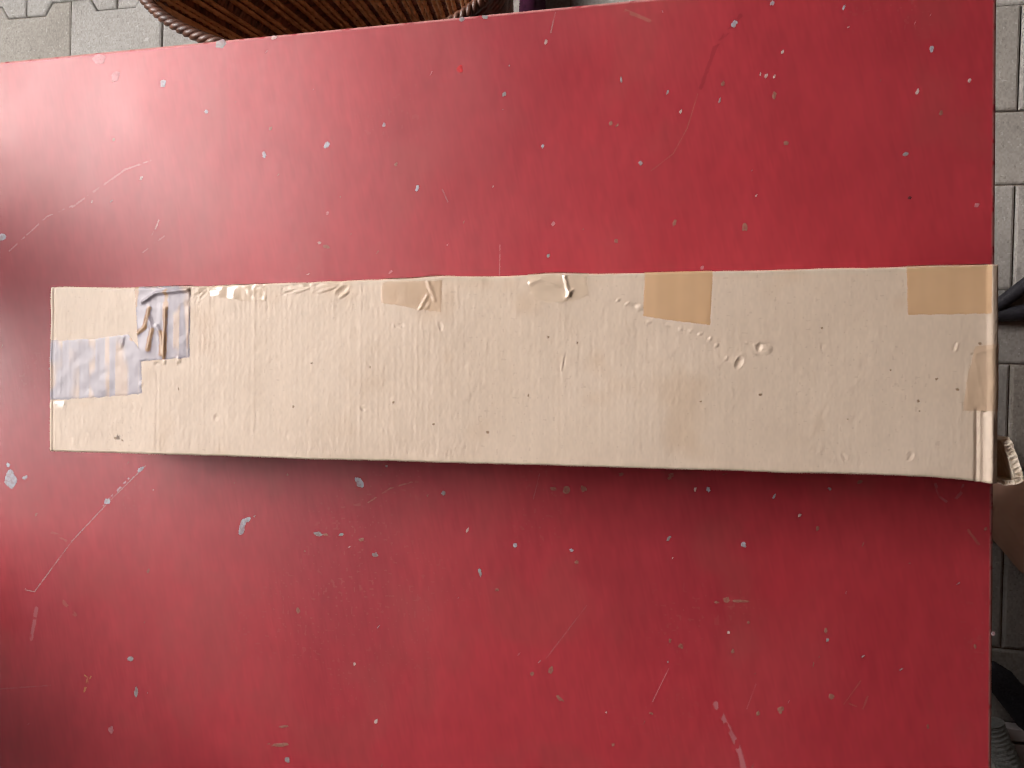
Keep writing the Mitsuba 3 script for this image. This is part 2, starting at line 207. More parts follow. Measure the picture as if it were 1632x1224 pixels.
# ---------------------------------------------------------------- setting: ground and paving
part('ground', trimesh.Trimesh([[-30, -30, -.0062], [30, -30, -.0062], [30, 30, -.0062], [-30, 30, -.0062]], [[0, 1, 2], [0, 2, 3]], process=False), 'sand')
labels['ground'] = {'label': 'brown sand bed that fills the joints under the grey pavers', 'kind': 'structure'}
labels['paving'] = {'label': 'terrace of interlocking grey concrete pavers under and around the table', 'kind': 'structure'}
PA = .021; EX = np.array([math.cos(PA), -math.sin(PA)]); EY = np.array([math.sin(PA), math.cos(PA)]); ORG = np.array([.5095, .2335])
def warp(u):
    return np.where(u < -7, -1.410 + (u + 7) * .2135, np.where(u > -.5, u * .2135, -.107 + (u + .5) * (1.303 / 6.5)))
P, AMP, W1, W2 = .140, .0125, .045 / .2135, .0618 / .2135
def paver_outline(u, k, jt=.0008):
    """double-T outline: full height at both ends, a waist in the middle"""
    h1, h2 = P / 2 + AMP - jt, P / 2 - AMP - jt; e = jt / .2135
    prof = [(e, h1), (W1, h1), (W2, h2), (1 - W2, h2), (1 - W1, h1), (1 - e, h1)]
    pts = [(a, b) for a, b in prof] + [(a, -b) for a, b in prof[::-1]]
    return np.array([ORG + EX * float(warp(np.float64(u + a))) + EY * (k * P + b) for a, b in pts])
EARCUT = None
def paver_mesh(o, r):
    global EARCUT
    c = o.mean(0); n = len(o)
    inner = []
    for i in range(n):
        p0, p1, p2 = o[i - 1], o[i], o[(i + 1) % n]
        d0 = (p1 - p0) / np.linalg.norm(p1 - p0); d1 = (p2 - p1) / np.linalg.norm(p2 - p1)
        n0, n1 = np.array([d0[1], -d0[0]]), np.array([d1[1], -d1[0]]); m = (n0 + n1) / (1 + n0 @ n1)
        inner.append((p1, m))
    sgn = None
    area = .5 * np.sum(o[:, 0] * np.roll(o[:, 1], -1) - np.roll(o[:, 0], -1) * o[:, 1])
    s = -1 if area > 0 else 1
    ring = lambda off: np.array([p + m * s * off for p, m in inner])
    dz = r.normal(0, .0011); tl = r.normal(0, .006, 2)
    zf = lambda q, z: np.column_stack([q, z + dz + (q - c) @ tl])
    lev = [zf(ring(0), -.055), zf(ring(0), -.0045), zf(ring(.0012), -.0016), zf(ring(.0042), 0.0)]
    v = np.vstack(lev); f = []
    for l in range(3):
        for i in range(n):
            j = (i + 1) % n; a, b = l * n, (l + 1) * n
            q = [[a + i, a + j, b + j], [a + i, b + j, b + i]]
            f += q if area > 0 else [x[::-1] for x in q]
    top = [[0, 1, 10], [0, 10, 11], [1, 2, 9], [1, 9, 10], [2, 3, 8], [2, 8, 9], [3, 4, 7], [3, 7, 8], [4, 5, 6], [4, 6, 7]]
    for t in top:
        t = [3 * n + x for x in t]; f.append(t if area > 0 else t[::-1])
    m = trimesh.Trimesh(v, f, process=False)
    if trimesh.triangles.normals(m.triangles[-10:])[0][:, 2].mean() < 0: m.invert()
    return m
prng = np.random.default_rng(21); field = [[], [], [], []]
for k in range(-22, 24):
    for iu in range(-24, 14):
        u = iu + (0 if k % 2 == 0 else -.5)
        o = paver_outline(u, k); c = o.mean(0)
        if abs(c[0] + .4) > 2.6 or abs(c[1]) > 2.6: continue
        m = paver_mesh(o, prng); i = int(prng.integers(4))
        seen = (-1.75 < c[0] < -.05 and .52 < c[1] < 1.02) or (.34 < c[0] < .80 and -.75 < c[1] < .85)
        if seen: part('paver', m, f'paver_{i}', 'paving')
        else: field[i].append(m)
for i in range(4):
    part('paver_field', trimesh.util.concatenate(field[i]), f'paver_{i}', 'paving', label='pavers of the terrace farther from the table', kind='stuff')

# ---------------------------------------------------------------- house that shades the terrace (outside the frame)
mat('pale_render', (.15, .11, .075), rough=.9, spec=.1)
mat('bounce_render', (.24, .19, .15), rough=.9, spec=.1)  # unseen wall toned lighter to bounce fill into the box shadow
mat('brown_wood', (.17, .095, .048), rough=.7, spec=.3)
house = thing('house', 'brown rendered house whose wooden porch roof shades the table', 'house')
part('wall', box(1.75, 1.95, -1.95, 4.6, -.05, 3.0), 'pale_render', house)
part('wall', box(-1.30, 1.95, -2.2, -1.95, -.05, 3.0), 'bounce_render', house)
part('porch_roof', box(-1.42, 1.745, -1.945, 4.60, 2.26, 2.34), 'brown_wood', house)
for i in range(11):
    part('rafter', box(-1.42, 1.745, -1.75 + i * .58, -1.66 + i * .58, 2.12, 2.257), 'brown_wood', house)
part('sky_block_wall', box(-3.6, -3.4, -2.2, 4.8, -.05, 2.15), 'pale_render', house)  # added unseen wall, blocks low sky to darken the right-hand pavers
part('sky_block_wall', box(-3.39, 1.745, 4.62, 4.8, -.05, 2.0), 'pale_render', house)  # added unseen wall, closes off the low sky at the open end
part('glare_block_wall', box(-1.42, -1.30, -1.945, -.48, -.05, 2.115), 'pale_render', house)  # added unseen wall, keeps sky reflection off the lower left of the tabletop
part('post', box(-1.40, -1.28, 4.45, 4.57, 0.004, 2.117), 'brown_wood', house)

# ---------------------------------------------------------------- unseen chairs added past the table's left end, shading and mirrored in its paint
mat('dark_wood', (.030, .020, .018), rough=.5, spec=.4)
def chair(x, y, hw, label):
    c = thing('added_chair', label, 'chair', 'added unseen dark chairs shading the left end of the table')
    x -= .03
    part('seat', tm(rbox(x - .36, x, y - hw, y + hw, .43, .46, .008)), 'dark_wood', c, smooth=30)
    for sx in (x - .02, x - .33):
        for sy in (y - hw + .025, y + hw - .025):
            part('leg', tube([[sx, sy, .004], [sx, sy, .435]], [.014, .018], 10), 'dark_wood', c, smooth=40)
    part('backrest', tm(rbox(x + .001, x + .028, y - hw, y + hw, .455, 1.28, .012)), 'dark_wood', c, smooth=30)
chair(-.938, .20, .09, 'added unseen dark chair shading the left end of the table, the one nearer the basket')
chair(-.938, -.225, .11, 'added unseen dark chair shading the left end of the table, the one farther from the basket')

# ---------------------------------------------------------------- table
ZT = .72
table = thing('table', 'red painted table top, scratched and splashed with pale paint, carrying the long box', 'table')
top = part('tabletop', tm(rbox(-.93, .2238, -.46, .3068, ZT - .028, ZT, .0035, 20)), 'red_paint', table, smooth=35)
for x0, x1, y0, y1 in ((-.88, .175, .262, .284), (-.88, .175, -.437, -.415), (-.88, -.858, -.415, .262), (.153, .175, -.415, .262)):
    part('apron', box(x0, x1, y0, y1, ZT - .108, ZT - .0285), 'red_paint', table)
for x in (-.85, .115):
    for y in (-.41, .22):
        part('leg', box(x, x + .036, y, y + .036, .004, ZT - .0285), 'red_paint', table)

def splat_mesh(x, y, rx, ry, ang, seed, h=.00035):
    r = np.random.default_rng(seed); n = 22; th = np.arange(n) / n * 2 * np.pi
    amp = r.normal(0, 1, (4, 2)); w = 1 + sum(.085 / (k + 1) ** .5 * (amp[k, 0] * np.cos((k + 2) * th) + amp[k, 1] * np.sin((k + 2) * th)) for k in range(4))
    w = np.clip(w, .55, 1.5); ca, sa = math.cos(math.radians(ang)), math.sin(math.radians(ang))
    def ring(s, z):
        a, b = rx * s * w * np.cos(th), ry * s * w * np.sin(th)
        return np.column_stack([x + a * ca - b * sa, y + a * sa + b * ca, np.full(n, z)])
    v = np.vstack([ring(1, ZT - .0001), ring(.97, ZT + h * .6), ring(.75, ZT + h), [[x, y, ZT + h]]]); f = []
    for l in range(2):
        for i in range(n):
            j = (i + 1) % n; f += [[l * n + i, l * n + j, (l + 1) * n + j], [l * n + i, (l + 1) * n + j, (l + 1) * n + i]]
    f += [[2 * n + i, 2 * n + (i + 1) % n, 3 * n] for i in range(n)]
    return trimesh.Trimesh(v, f, process=False)
fl = {}
for i, (x, y, rx, ry, ang, cl) in enumerate(SPOTS):
    if y > 306: y = 304.0
    q = .80 if cl != 'n' else .72
    m = splat_mesh(x / 1e3, y / 1e3, rx * q / 1e3, ry * q / 1e3, ang, 100 + i, .00022)
    if max(rx, ry) >= 3.6 and cl in 'bkwprn':
        part('paint_splat' if cl in 'bkwpr' else 'worn_patch', m, 'splat_' + cl, top, smooth=30)
    else: fl.setdefault(cl, []).append(m)
srng = np.random.default_rng(5)
for i in range(240):                                       # fine chips and short scratches, denser towards the lower middle
    x, y = srng.uniform(-.64, .222), srng.uniform(-.40, .30)
    dens = .35 + .65 * math.exp(-((x - .0) / .22) ** 2 - ((y + .2) / .13) ** 2) + .35 * math.exp(-((x - .03) / .12) ** 2 - ((y - .12) / .06) ** 2)
    if srng.random() > dens: continue
    L, w = srng.uniform(.0006, .0022), srng.uniform(.00022, .00055)
    if srng.random() < .35: w = L * .7
    cl = srng.choice(list('wpknn'))
    fl.setdefault(cl, []).append(splat_mesh(x, y, L, w, srng.normal(55, 14), 900 + i, .0002))
for cl, ms in fl.items():
    part('paint_fleck', trimesh.util.concatenate(ms), 'splat_' + cl, top, kind='stuff')

# ---------------------------------------------------------------- cardboard box
ZB = .81
XL, XR, YB, YT = -.4965, .1932, -.0568, .0760
def n2(x, y, s=0): return meshkit.noise(np.stack([x, y, np.full_like(x, s * 3.7 + .5)], -1), s)
def edge_top(x):
    e = YT + .0006 * (n2(x * 40, x * 0, 1) - .5) + .0008 * (n2(x * 130, x * 0, 2) - .5) * np.clip(1 - np.abs(x + .28) / .16, .15, 1)
    e = e - .0022 * np.clip((x + .42) / -.07, 0, 1) * 0 + .0012 * np.exp(-((x + .165) / .02) ** 2) + .0012 * np.exp(-((x + .085) / .018) ** 2)
    return e - .0018 * np.clip((-.2 - x) / .15, 0, 1) * np.clip((x + .49) / .06, 0, 1)
def edge_bot(x):
    return YB + .0008 * (n2(x * 30, x * 0, 3) - .5) + .0004 * (n2(x * 160, x * 0, 4) - .5) - .0030 * np.clip((x - .155) / .035, 0, 1) ** 1.5
def edge_left(y): return XL + .0008 * (n2(y * 60, y * 0, 5) - .5)
def edge_right(y): return XR + .0010 * (n2(y * 60, y * 0, 6) - .5)
def sm(a, b, x): t = np.clip((x - a) / (b - a), 0, 1); return t * t * (3 - 2 * t)
def wrinkle(x, y, pts, w, h):
    p = np.array(pts) / 1e3; d = np.full_like(x, 9.0)
    for a, b in zip(p[:-1], p[1:]):
        e = b - a; t = np.clip(((x - a[0]) * e[0] + (y - a[1]) * e[1]) / (e @ e), 0, 1)
        d = np.minimum(d, np.hypot(x - a[0] - t * e[0], y - a[1] - t * e[1]))
    return h * np.exp(-(d / w) ** 2)
def height(x, y):
    z = .0010 * (n2(x * 9, y * 9, 7) - .5) + .0007 * (n2(x * 30, y * 30, 8) - .5) + .00018 * (n2(x * 110, y * 110, 9) - .5)
    ph = x * 2 * np.pi / .0043 + 1.2 * n2(x * 6, y * 2, 10)
    z += .000023 * np.cos(ph) * (.5 + .8 * n2(x * 17, y * 12, 11)) + .00008 * (n2(x * 85, y * 3.0, 12) - .5)
    for cx, cy, rx, ry, an, d in DENTS:
        a = math.radians(an); u, v = x - cx / 1e3, y - cy / 1e3
        u, v = (u * math.cos(a) + v * math.sin(a)) / (rx / 1e3), (-u * math.sin(a) + v * math.cos(a)) / (ry / 1e3)
        q = u * u + v * v; z += -.00055 * d * np.exp(-q ** 1.3) + .00014 * d * np.exp(-((np.sqrt(q) - 1.35) / .35) ** 2)
    for cx in (-.318, -.232, -.398):                                     # pressed creases across the lid
        z += -.00005 * np.exp(-((x - cx - .001 * (n2(y * 20, y * 0, 13) - .5)) / .0012) ** 2) + .00005 * np.exp(-((x - cx - .0032) / .0014) ** 2)
    dx0, dx1, dy0, dy1 = x - edge_left(y), edge_right(y) - x, y - edge_bot(x), edge_top(x) - y
    z += -.0007 * np.exp(-((dx0 - .0036) / .0007) ** 2) * (.4 + n2(y * 50, y * 0, 14))
    z += .0008 * np.exp(-((dx1 - .0035) / .0022) ** 2) - .0006 * np.exp(-((dx1 - .0085) / .0010) ** 2) * sm(-.012, -.02, y)
    z += .0016 * np.exp(-((dx1 - .0042) / .0020) ** 2) * (.35 + .65 * sm(-.012, -.022, y)) - .0012 * np.exp(-((dx1 - .0118) / .0012) ** 2) * sm(-.010, -.018, y)
    z += wrinkle(x, y, [(178.5, 20.2), (192.6, 25.2)], .0009, -.0007) + wrinkle(x, y, [(180.3, 14.3), (182.9, -1.2), (185.1, -16.8)], .001, -.0007)
    d = np.minimum(np.minimum(dx0, dx1), np.minimum(dy0, dy1)); r = .0014
    z -= np.where(d < r, r - np.sqrt(np.maximum(r * r - (r - np.clip(d, 0, r)) ** 2, 0)), 0)
    tear = sm(.0045, .0005, dy1) * sm(-.375, -.365, x) * sm(-.235, -.25, x)
    return z - tear * .0022 * np.maximum(n2(x * 240, y * 240, 15) - .35, 0)
ns, nt = 930, 190
S_, T_ = np.meshgrid(np.linspace(0, 1, ns), np.linspace(0, 1, nt), indexing='ij')
X0 = XL + (XR - XL) * S_; Y0 = YB + (YT - YB) * T_
Xg = edge_left(Y0) + (edge_right(Y0) - edge_left(Y0)) * S_; Yg = edge_bot(Xg) + (edge_top(Xg) - edge_bot(Xg)) * T_
Zg = ZB + height(Xg, Yg)
vt = np.stack([Xg, Yg, Zg], -1).reshape(-1, 3); idx = np.arange(ns * nt).reshape(ns, nt)
ft = np.vstack([np.stack([idx[:-1, :-1], idx[1:, :-1], idx[1:, 1:]], -1).reshape(-1, 3), np.stack([idx[:-1, :-1], idx[1:, 1:], idx[:-1, 1:]], -1).reshape(-1, 3)])
cbox = thing('cardboard_box', 'long narrow brown cardboard box, taped and dented, lying on the red table', 'box')
lid = part('top_panel', trimesh.Trimesh(vt, ft, process=False), 'cardboard', cbox, smooth=True)
ZF = ZT + .0006
def side(line, name, flip):
    p = vt[line]; n = len(p); k = 6; rows = []
    c = np.array([(XL + XR) / 2, (YB + YT) / 2])
    for j in range(k):
        t = j / (k - 1); q = p.copy(); q[:, 2] = p[:, 2] * (1 - t) + ZF * t; rows.append(q)
    v = np.vstack(rows); f = []
    for j in range(k - 1):
        a = np.arange(n - 1) + j * n; b = a + n
        f += [np.stack([a, b, b + 1], -1), np.stack([a, b + 1, a + 1], -1)]
    f = np.vstack(f); f = f[:, ::-1] if flip else f
    part(name, trimesh.Trimesh(v, f, process=False), 'cardboard', cbox, smooth=True)
side(idx[:, 0], 'long_side', True); side(idx[:, -1], 'long_side', False); side(idx[0, :], 'end_panel', False); side(idx[-1, :], 'end_panel', True)
part('base_panel', box(XL + .004, XR - .004, YB + .004, YT - .004, ZF, ZF + .003), 'cardboard', cbox)

def tape(poly, bsdf, label, lift=.00016, wr=(), jag=.0006, bumpy=0.0, seed=1, skirt=None, step=.0011):
    """thin tape following the lid; skirt = 'y' or 'x' carries it over the edge and down the side"""
    pg = Polygon(np.array(poly) / 1e3)
    L = pg.exterior.length; bd = np.array([pg.exterior.interpolate(t).coords[0] for t in np.arange(0, L, step * .9)])
    bd = bd + jag * (np.stack([n2(bd[:, 0] * 400, bd[:, 1] * 400, seed), n2(bd[:, 0] * 400, bd[:, 1] * 400, seed + 1)], -1) - .5) * 2
    pg2 = Polygon(bd).buffer(0); x0, y0, x1, y1 = pg2.bounds
    gx, gy = np.meshgrid(np.arange(x0, x1, step), np.arange(y0, y1, step)); g = np.column_stack([gx.ravel(), gy.ravel()])
    g = g[contains_xy(pg2.buffer(-step * .45), g[:, 0], g[:, 1])]; p = np.vstack([bd, g]); nb = len(bd)
    tri = Delaunay(p).simplices; cen = p[tri].mean(1); tri = tri[contains_xy(pg2, cen[:, 0], cen[:, 1])]
    x, y = p[:, 0].copy(), p[:, 1].copy()
    y = np.minimum(y, edge_top(x) + .0003); x = np.clip(x, edge_left(y) - .0003, edge_right(y) + .0003)
    z = ZB + height(x, np.minimum(y, edge_top(x) - 1e-5)) + lift
    for pts, w, h in wr: z += wrinkle(x, y, pts, w, h)
    if bumpy: z += bumpy * (n2(x * 160, y * 160, seed + 5) - .3)
    z[:nb] -= lift * .7
    a = p[tri]; cr = (a[:, 1, 0] - a[:, 0, 0]) * (a[:, 2, 1] - a[:, 0, 1]) - (a[:, 1, 1] - a[:, 0, 1]) * (a[:, 2, 0] - a[:, 0, 0])
    tri[cr < 0] = tri[cr < 0][:, ::-1]
    m = trimesh.Trimesh(np.column_stack([x, y, z]), tri, process=False)
    if skirt:
        n = 24; ms = [m]
        if skirt == 'y': xs = np.linspace(x0 + .0005, x1 - .0005, n); q = np.column_stack([xs, edge_top(xs) + .0005, np.full(n, ZB - .0018)]); 
        else: ys = np.linspace(y0 + .0005, y1 - .0005, n); s = -1 if skirt == 'l' else 1; q = np.column_stack([(edge_left(ys) if s < 0 else edge_right(ys)) + s * .0005, ys, np.full(n, ZB - .0018)])
        q2 = q - [0, 0, .026]; v = np.vstack([q, q2]); i = np.arange(n - 1)
        ms.append(trimesh.Trimesh(v, np.vstack([np.stack([i, i + n, i + n + 1], -1), np.stack([i, i + n + 1, i + 1], -1)]), process=False)); m = trimesh.util.concatenate(ms)
    part('tape', m, bsdf, cbox, smooth=True, label=label)
tape(TP_right, 'brown_tape', 'square of brown tape at the top right corner of the lid', jag=.0003, seed=21, skirt='y')
tape(TP_mid, 'brown_tape', 'slanting brown tape patch right of the middle, along the upper edge', jag=.0003, seed=23, skirt='y')
tape(TP_clear, 'clear_tape', 'shiny wrinkled clear tape on the middle of the upper edge', wr=[([(-77.7, 75), (-74.2, 61)], .0009, .0012), ([(-72.4, 65.3), (-76.3, 59.7)], .0008, .0010), ([(-102, 70.3), (-94.5, 73.2), (-82.1, 68.5)], .0012, .0007)], bumpy=.0006, seed=25, skirt='y')
tape(TP_faint, 'faint_tape', 'pale worn tape with two bright creases left of the middle', wr=[([(-183.5, 52.5), (-176.9, 63.7)], .0008, .0008), ([(-180, 52), (-176, 57)], .0006, .0006), ([(-178, 76), (-172, 60)], .001, .0007)], bumpy=.0004, seed=27, skirt='y')
tape(TP_shine, 'clear_tape', 'glossy clear tape strip on the upper edge near the left end', bumpy=.0009, seed=29, jag=.0012, skirt='y')
tape(TP_lefth, 'sky_lilac_tape', 'glossy tape folded over the left end, showing the flutes below', bumpy=.0003, jag=.0007, seed=31, skirt='l')
tape(TP_leftv, 'sky_lilac_tape', 'glossy tape with raised brown wrinkles near the left end', lift=.0003, jag=.0007, seed=33, skirt='y',
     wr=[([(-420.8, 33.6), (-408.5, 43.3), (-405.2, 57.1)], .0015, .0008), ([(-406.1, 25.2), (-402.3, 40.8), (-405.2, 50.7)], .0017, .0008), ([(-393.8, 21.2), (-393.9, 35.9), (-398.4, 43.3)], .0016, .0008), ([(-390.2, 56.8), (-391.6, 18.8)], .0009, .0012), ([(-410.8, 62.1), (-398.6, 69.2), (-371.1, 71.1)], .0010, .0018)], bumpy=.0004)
tape(TP_end, 'faint_tape', 'yellowish tape creased over the right end of the lid', wr=[([(180.3, 14.3), (182.9, -1.2), (185.1, -16.8)], .0009, .0009), ([(178.5, 20.2), (192.6, 25.2)], .0008, .0010)], bumpy=.0003, seed=35, skirt='r')
tape(TP_lip, 'clear_tape', 'small glossy tape scrap at the left edge', bumpy=.0006, seed=37)

def slab(path, z0, z1, th, name, bsdf, label, rough=.0006, lean=0.0):
    """an upright bent piece of corrugated board: outline path in plan, thickness th, cut edge on top"""
    p = np.array(path) / 1e3; t = np.linspace(0, 1, 40); s = np.linspace(0, 1, len(p))
    q = np.column_stack([np.interp(t, s, p[:, 0]), np.interp(t, s, p[:, 1])]); d = np.gradient(q, axis=0); d /= np.linalg.norm(d, axis=1, keepdims=True)
    nn = np.column_stack([-d[:, 1], d[:, 0]]) * th / 2; ru = (meshkit.noise(np.column_stack([t * 26, t * 0, t * 0 + .5]), 3) - .5)[:, None] * rough
    zt = z1 + (meshkit.noise(np.column_stack([t * 14, t * 0 + 2, t * 0 + .5]), 4) - .5) * .003
    a, b = q + nn + ru, q - nn + ru; o = np.array([lean, 0])
    v = np.vstack([np.column_stack([a - o, np.full(40, z0)]), np.column_stack([a, zt]), np.column_stack([q, zt - .0006 + .0009 * np.cos(t * 75)]), np.column_stack([b, zt]), np.column_stack([b - o, np.full(40, z0)])])
    f = []
    for l in range(4):
        i = np.arange(39) + l * 40; f += [np.stack([i, i + 40, i + 41], -1), np.stack([i, i + 41, i + 1], -1)]
    f = np.vstack(f).tolist()
    for e in (0, 39): f += [[e, 40 + e, 80 + e], [e, 80 + e, 120 + e], [e, 120 + e, 160 + e]]
    m = trimesh.Trimesh(v, f, process=False); part(name, m, bsdf, cbox, label=label)
slab([(199.2, -32), (202.5, -40), (206.5, -53), (207.0, -56.5)], ZT + .001, ZB - .006, .0052, 'end_flap', 'torn_cardboard', 'frayed end flap standing open at the lower right corner', lean=.002)
slab([(194.5, -58.5), (200, -60.0), (206, -59.0), (209.8, -56.5)], ZT + .001, ZB - .006, .0028, 'side_flap', 'torn_cardboard', 'torn pale edge of the long side curling past the right end')

# ---------------------------------------------------------------- wicker basket beyond the upper edge of the table
def wicker(dark, lite, s):
    def fn(p, n, uv): return mix(dark, lite, smoothstep(.25, .8, fbm(p.x * 60 + s, p.y * 60, p.z * 90, octaves=3)))
    return fn
mat('wicker_strand', proc(wicker((.075, .026, .018), (.20, .072, .042), 1.)), rough=.45, spec=.5)
mat('wicker_rib', proc(wicker((.40, .20, .10), (.55, .31, .17), 5.)), rough=.45, spec=.5)
mat('wicker_rim', proc(wicker((.045, .018, .011), (.12, .048, .028), 9.)), rough=.4, spec=.5)
basket = thing('wicker_basket', 'dark brown oval wicker basket behind the upper edge of the table', 'basket')
BC, BA, BZ0, BZ1, BAX, BBX = np.array([-.478, .556]), math.radians(-6.3), .012, .405, .266, .127
def bpt(th, z, off=0.0):
    k = (z - BZ0) / (BZ1 - BZ0); s = .66 + .34 * np.asarray(k) ** .8
    a, b = (BAX * s + off) * np.cos(th), (BBX * s + off) * np.sin(th)
    return np.stack([BC[0] + a * math.cos(BA) - b * math.sin(BA), BC[1] + a * math.sin(BA) + b * math.cos(BA), np.broadcast_to(z, np.shape(a))], -1)
tt = np.linspace(0, 2 * np.pi, 721); cum = np.concatenate([[0], np.cumsum(np.linalg.norm(np.diff(bpt(tt, BZ1), axis=0), axis=1))])
NR = 34; rib_th = np.interp(np.arange(NR) / NR * cum[-1], cum, tt)
strands = []
for j in range(58):
    z = .018 + j * .0066; th = np.interp((np.arange(NR * 6) + .5) / (NR * 6) * cum[-1], cum, tt); ph = np.arange(NR * 6) / 6 * np.pi + (j % 2) * np.pi
    q = bpt(th, z); qo = bpt(th, z, .0020); dvec = qo - q
    strands.append(tube(q + dvec * np.cos(ph)[:, None], [.0046] * (NR * 6), 6, closed=True))
part('weave', trimesh.util.concatenate(strands), 'wicker_strand', basket, smooth=True, kind='stuff', label='dark woven strands between the upright ribs')
for th0 in rib_th:
    for dth in (-.5, .5):
        z = np.linspace(.014, BZ1 - .004, 12); th = np.full(12, th0 + dth * .0125 / max(.12, np.linalg.norm(bpt(th0 + .01, BZ1) - bpt(th0, BZ1)) / .01))
        part('rib', tube(np.stack([bpt(t_, z_, -.0052) for t_, z_ in zip(th, z)]), .0042, 6), 'wicker_rib', basket, smooth=True)
for s in range(3):
    th = np.linspace(0, 2 * np.pi, 480, endpoint=False); tw = th * 40 + s * 2 * np.pi / 3
    q = bpt(th, BZ1); o = bpt(th, BZ1, .0042) - q
    part('rim_strand', tube(q + o * np.cos(tw)[:, None] + np.array([0, 0, .0042]) * np.sin(tw)[:, None] + [0, 0, .004], .0048, 8, closed=True), 'wicker_rim', basket, smooth=True)
bo = bpt(np.linspace(0, 2 * np.pi, 48, endpoint=False), .012, .004); bm = trimesh.creation.extrude_polygon(Polygon(bo[:, :2]), .008, engine='earcut'); bm.apply_translation((0, 0, .006))
part('base', bm, 'wicker_strand', basket)

# ---------------------------------------------------------------- dark purple cloth beside the basket
mat('purple_fabric', proc(lambda p, n, uv: mix((.030, .006, .020), (.055, .012, .034), fbm(p.x * 200, p.y * 200, p.z * 200, octaves=2))), rough=.9, spec=.1, sheen=.4)
m = tm(rbox(-.262, -.232, .56, .80, .004, .10, .014, 24).refine_to_length(.012)); v = m.vertices
v = v + (np.stack([meshkit.fbm(v * 14, 3, s) for s in (1, 2, 3)], -1) - .5) * [.008, .02, .02]; v[:, 2] = np.maximum(v[:, 2], .003)
m = trimesh.Trimesh(v, m.faces, process=False); part('purple_cloth', m, 'purple_fabric', smooth=True)
labels['purple_cloth'] = {'label': 'dark purple folded cloth beside the right end of the basket', 'category': 'cloth'}

# ---------------------------------------------------------------- things on the paving right of the table
mat('black_webbing', proc(lambda p, n, uv: mix((.010, .010, .014), (.026, .025, .032), noise(p.x * 700, p.y * 700, p.z * 700))), rough=.6, spec=.35)
mat('pale_lining', (.22, .22, .21), rough=.7, spec=.2)
st = thing('black_strap', 'black strap ending in a pointed loop on the paving right of the box', 'strap')
part('band', tube([[.62, .218, .02], [.56, .190, .022], [.513, .153, .022], [.482, .128, .020], [.467, .114, .016]], [.012, .012, .011, .010, .008], 12, flat=1.0), 'black_webbing', st, smooth=60)
part('band', tube([[.466, .110, .014], [.49, .112, .016], [.515, .115, .018], [.56, .122, .018], [.62, .13, .018]], [.008, .011, .012, .012, .012], 12), 'black_webbing', st, smooth=60)
part('lining', tm(rbox(.478, .60, .122, .150, .004, .010, .002)), 'pale_lining', st, smooth=30, label='pale grey piece showing inside the loop')
st = 'black_strap_001'; st = thing('black_strap', 'thick black strap crossing the paving at the lower right, above the grey cloth', 'strap')
part('band', tube([[.468, -.435, .018], [.485, -.450, .020], [.515, -.487, .022], [.56, -.55, .022], [.62, -.62, .02]], [.016, .021, .022, .022, .02], 14), 'black_webbing', st, smooth=60)

mat('pale_paint', proc(lambda p, n, uv: mix((.36, .31, .31), (.46, .42, .41), fbm(p.x * 60, p.y * 60, 1.0, octaves=3))), rough=.6, spec=.3)
pb = thing('pale_board', 'pale pinkish grey boards lying on the paving at the lower right corner', 'board')
part('plank', tm(rbox(.487, .95, -.5395, -.520, .004, .030, .002)), 'pale_paint', pb, smooth=30)
part('plank', tm(rbox(.487, .95, -.66, -.5440, .004, .028, .002)), 'pale_paint', pb, smooth=30)
mat('grey_rib_cloth', proc(lambda p, n, uv: mix((.13, .135, .13), (.24, .245, .235), noise(p.x * 500, p.y * 500, p.z * 500))), rough=.95, spec=.1)
t_ = np.linspace(0, 1, 150); path = np.column_stack([.462 + .10 * t_ ** 1.1, -.505 - .22 * t_, .052 + 0 * t_])
rr = .0165 + .0022 * np.cos(t_ * 2 * np.pi * 34)
part('grey_cloth', tube(path, rr, 16), 'grey_rib_cloth', smooth=True)
labels['grey_cloth'] = {'label': 'grey ribbed cloth roll lying on the pale boards by the table corner', 'category': 'cloth'}

# ---------------------------------------------------------------- person at the right end of the table (only a bare lower leg shows)
def skin_fn(p, n, uv): return mix((.44, .255, .18), (.51, .31, .225), fbm(p.x * 70, p.y * 70, p.z * 70, octaves=3))
bump('skin', proc(skin_fn), lambda p, n, uv: .0003 * fbm(p.x * 260, p.y * 260, p.z * 260, octaves=2), rough=.5, spec=.4)
mat('dark_cloth', proc(lambda p, n, uv: mix((.022, .022, .025), (.035, .034, .038), noise(p.x * 400, p.y * 400, p.z * 400))), rough=.9, spec=.1)
mat('hair', (.03, .018, .012), rough=.5, spec=.4)
per = thing('person', 'person standing at the right end of the table, one bare lower leg showing', 'person')
chains = []
d = np.array([-.57, .82]); hl = np.array([.520, -.235])                      # the foot in view points in under the table
kneeL, hipL = np.array([.66, -.235, .47]), np.array([.80, -.10, .86])
toe = lambda k, w: np.array([*(hl + d * k + np.array([d[1], -d[0]]) * w), 0])
chains.append([(np.array([hl[0] + .01, hl[1] - .02, .038]), .034), (toe(.10, 0) + [0, 0, .052], .043), (toe(.17, .012) + [0, 0, .028], .026)])
chains.append([(np.array([hl[0] + .01, hl[1] - .02, .038]), .034), (toe(.165, -.026) + [0, 0, .022], .020)])
chains.append([(toe(.10, 0) + [0, 0, .052], .043), (toe(.165, .036) + [0, 0, .026], .022)])
for w, L, r in ((.038, .232, .0125), (.016, .228, .0095), (-.002, .220, .0088), (-.019, .208, .0082), (-.034, .192, .0078)):
    chains.append([(toe(.16, w * .8) + [0, 0, .022], r + .004), (toe(L - .02, w) + [0, 0, .018], r), (toe(L, w) + [0, 0, .013], r)])
chains.append([(np.array([hl[0] + .015, hl[1] - .022, .05]), .036), (np.array([hl[0] + .035, hl[1] - .02, .11]), .040), (np.array([.60, -.245, .30]), .058), (kneeL, .056), (hipL, .088)])
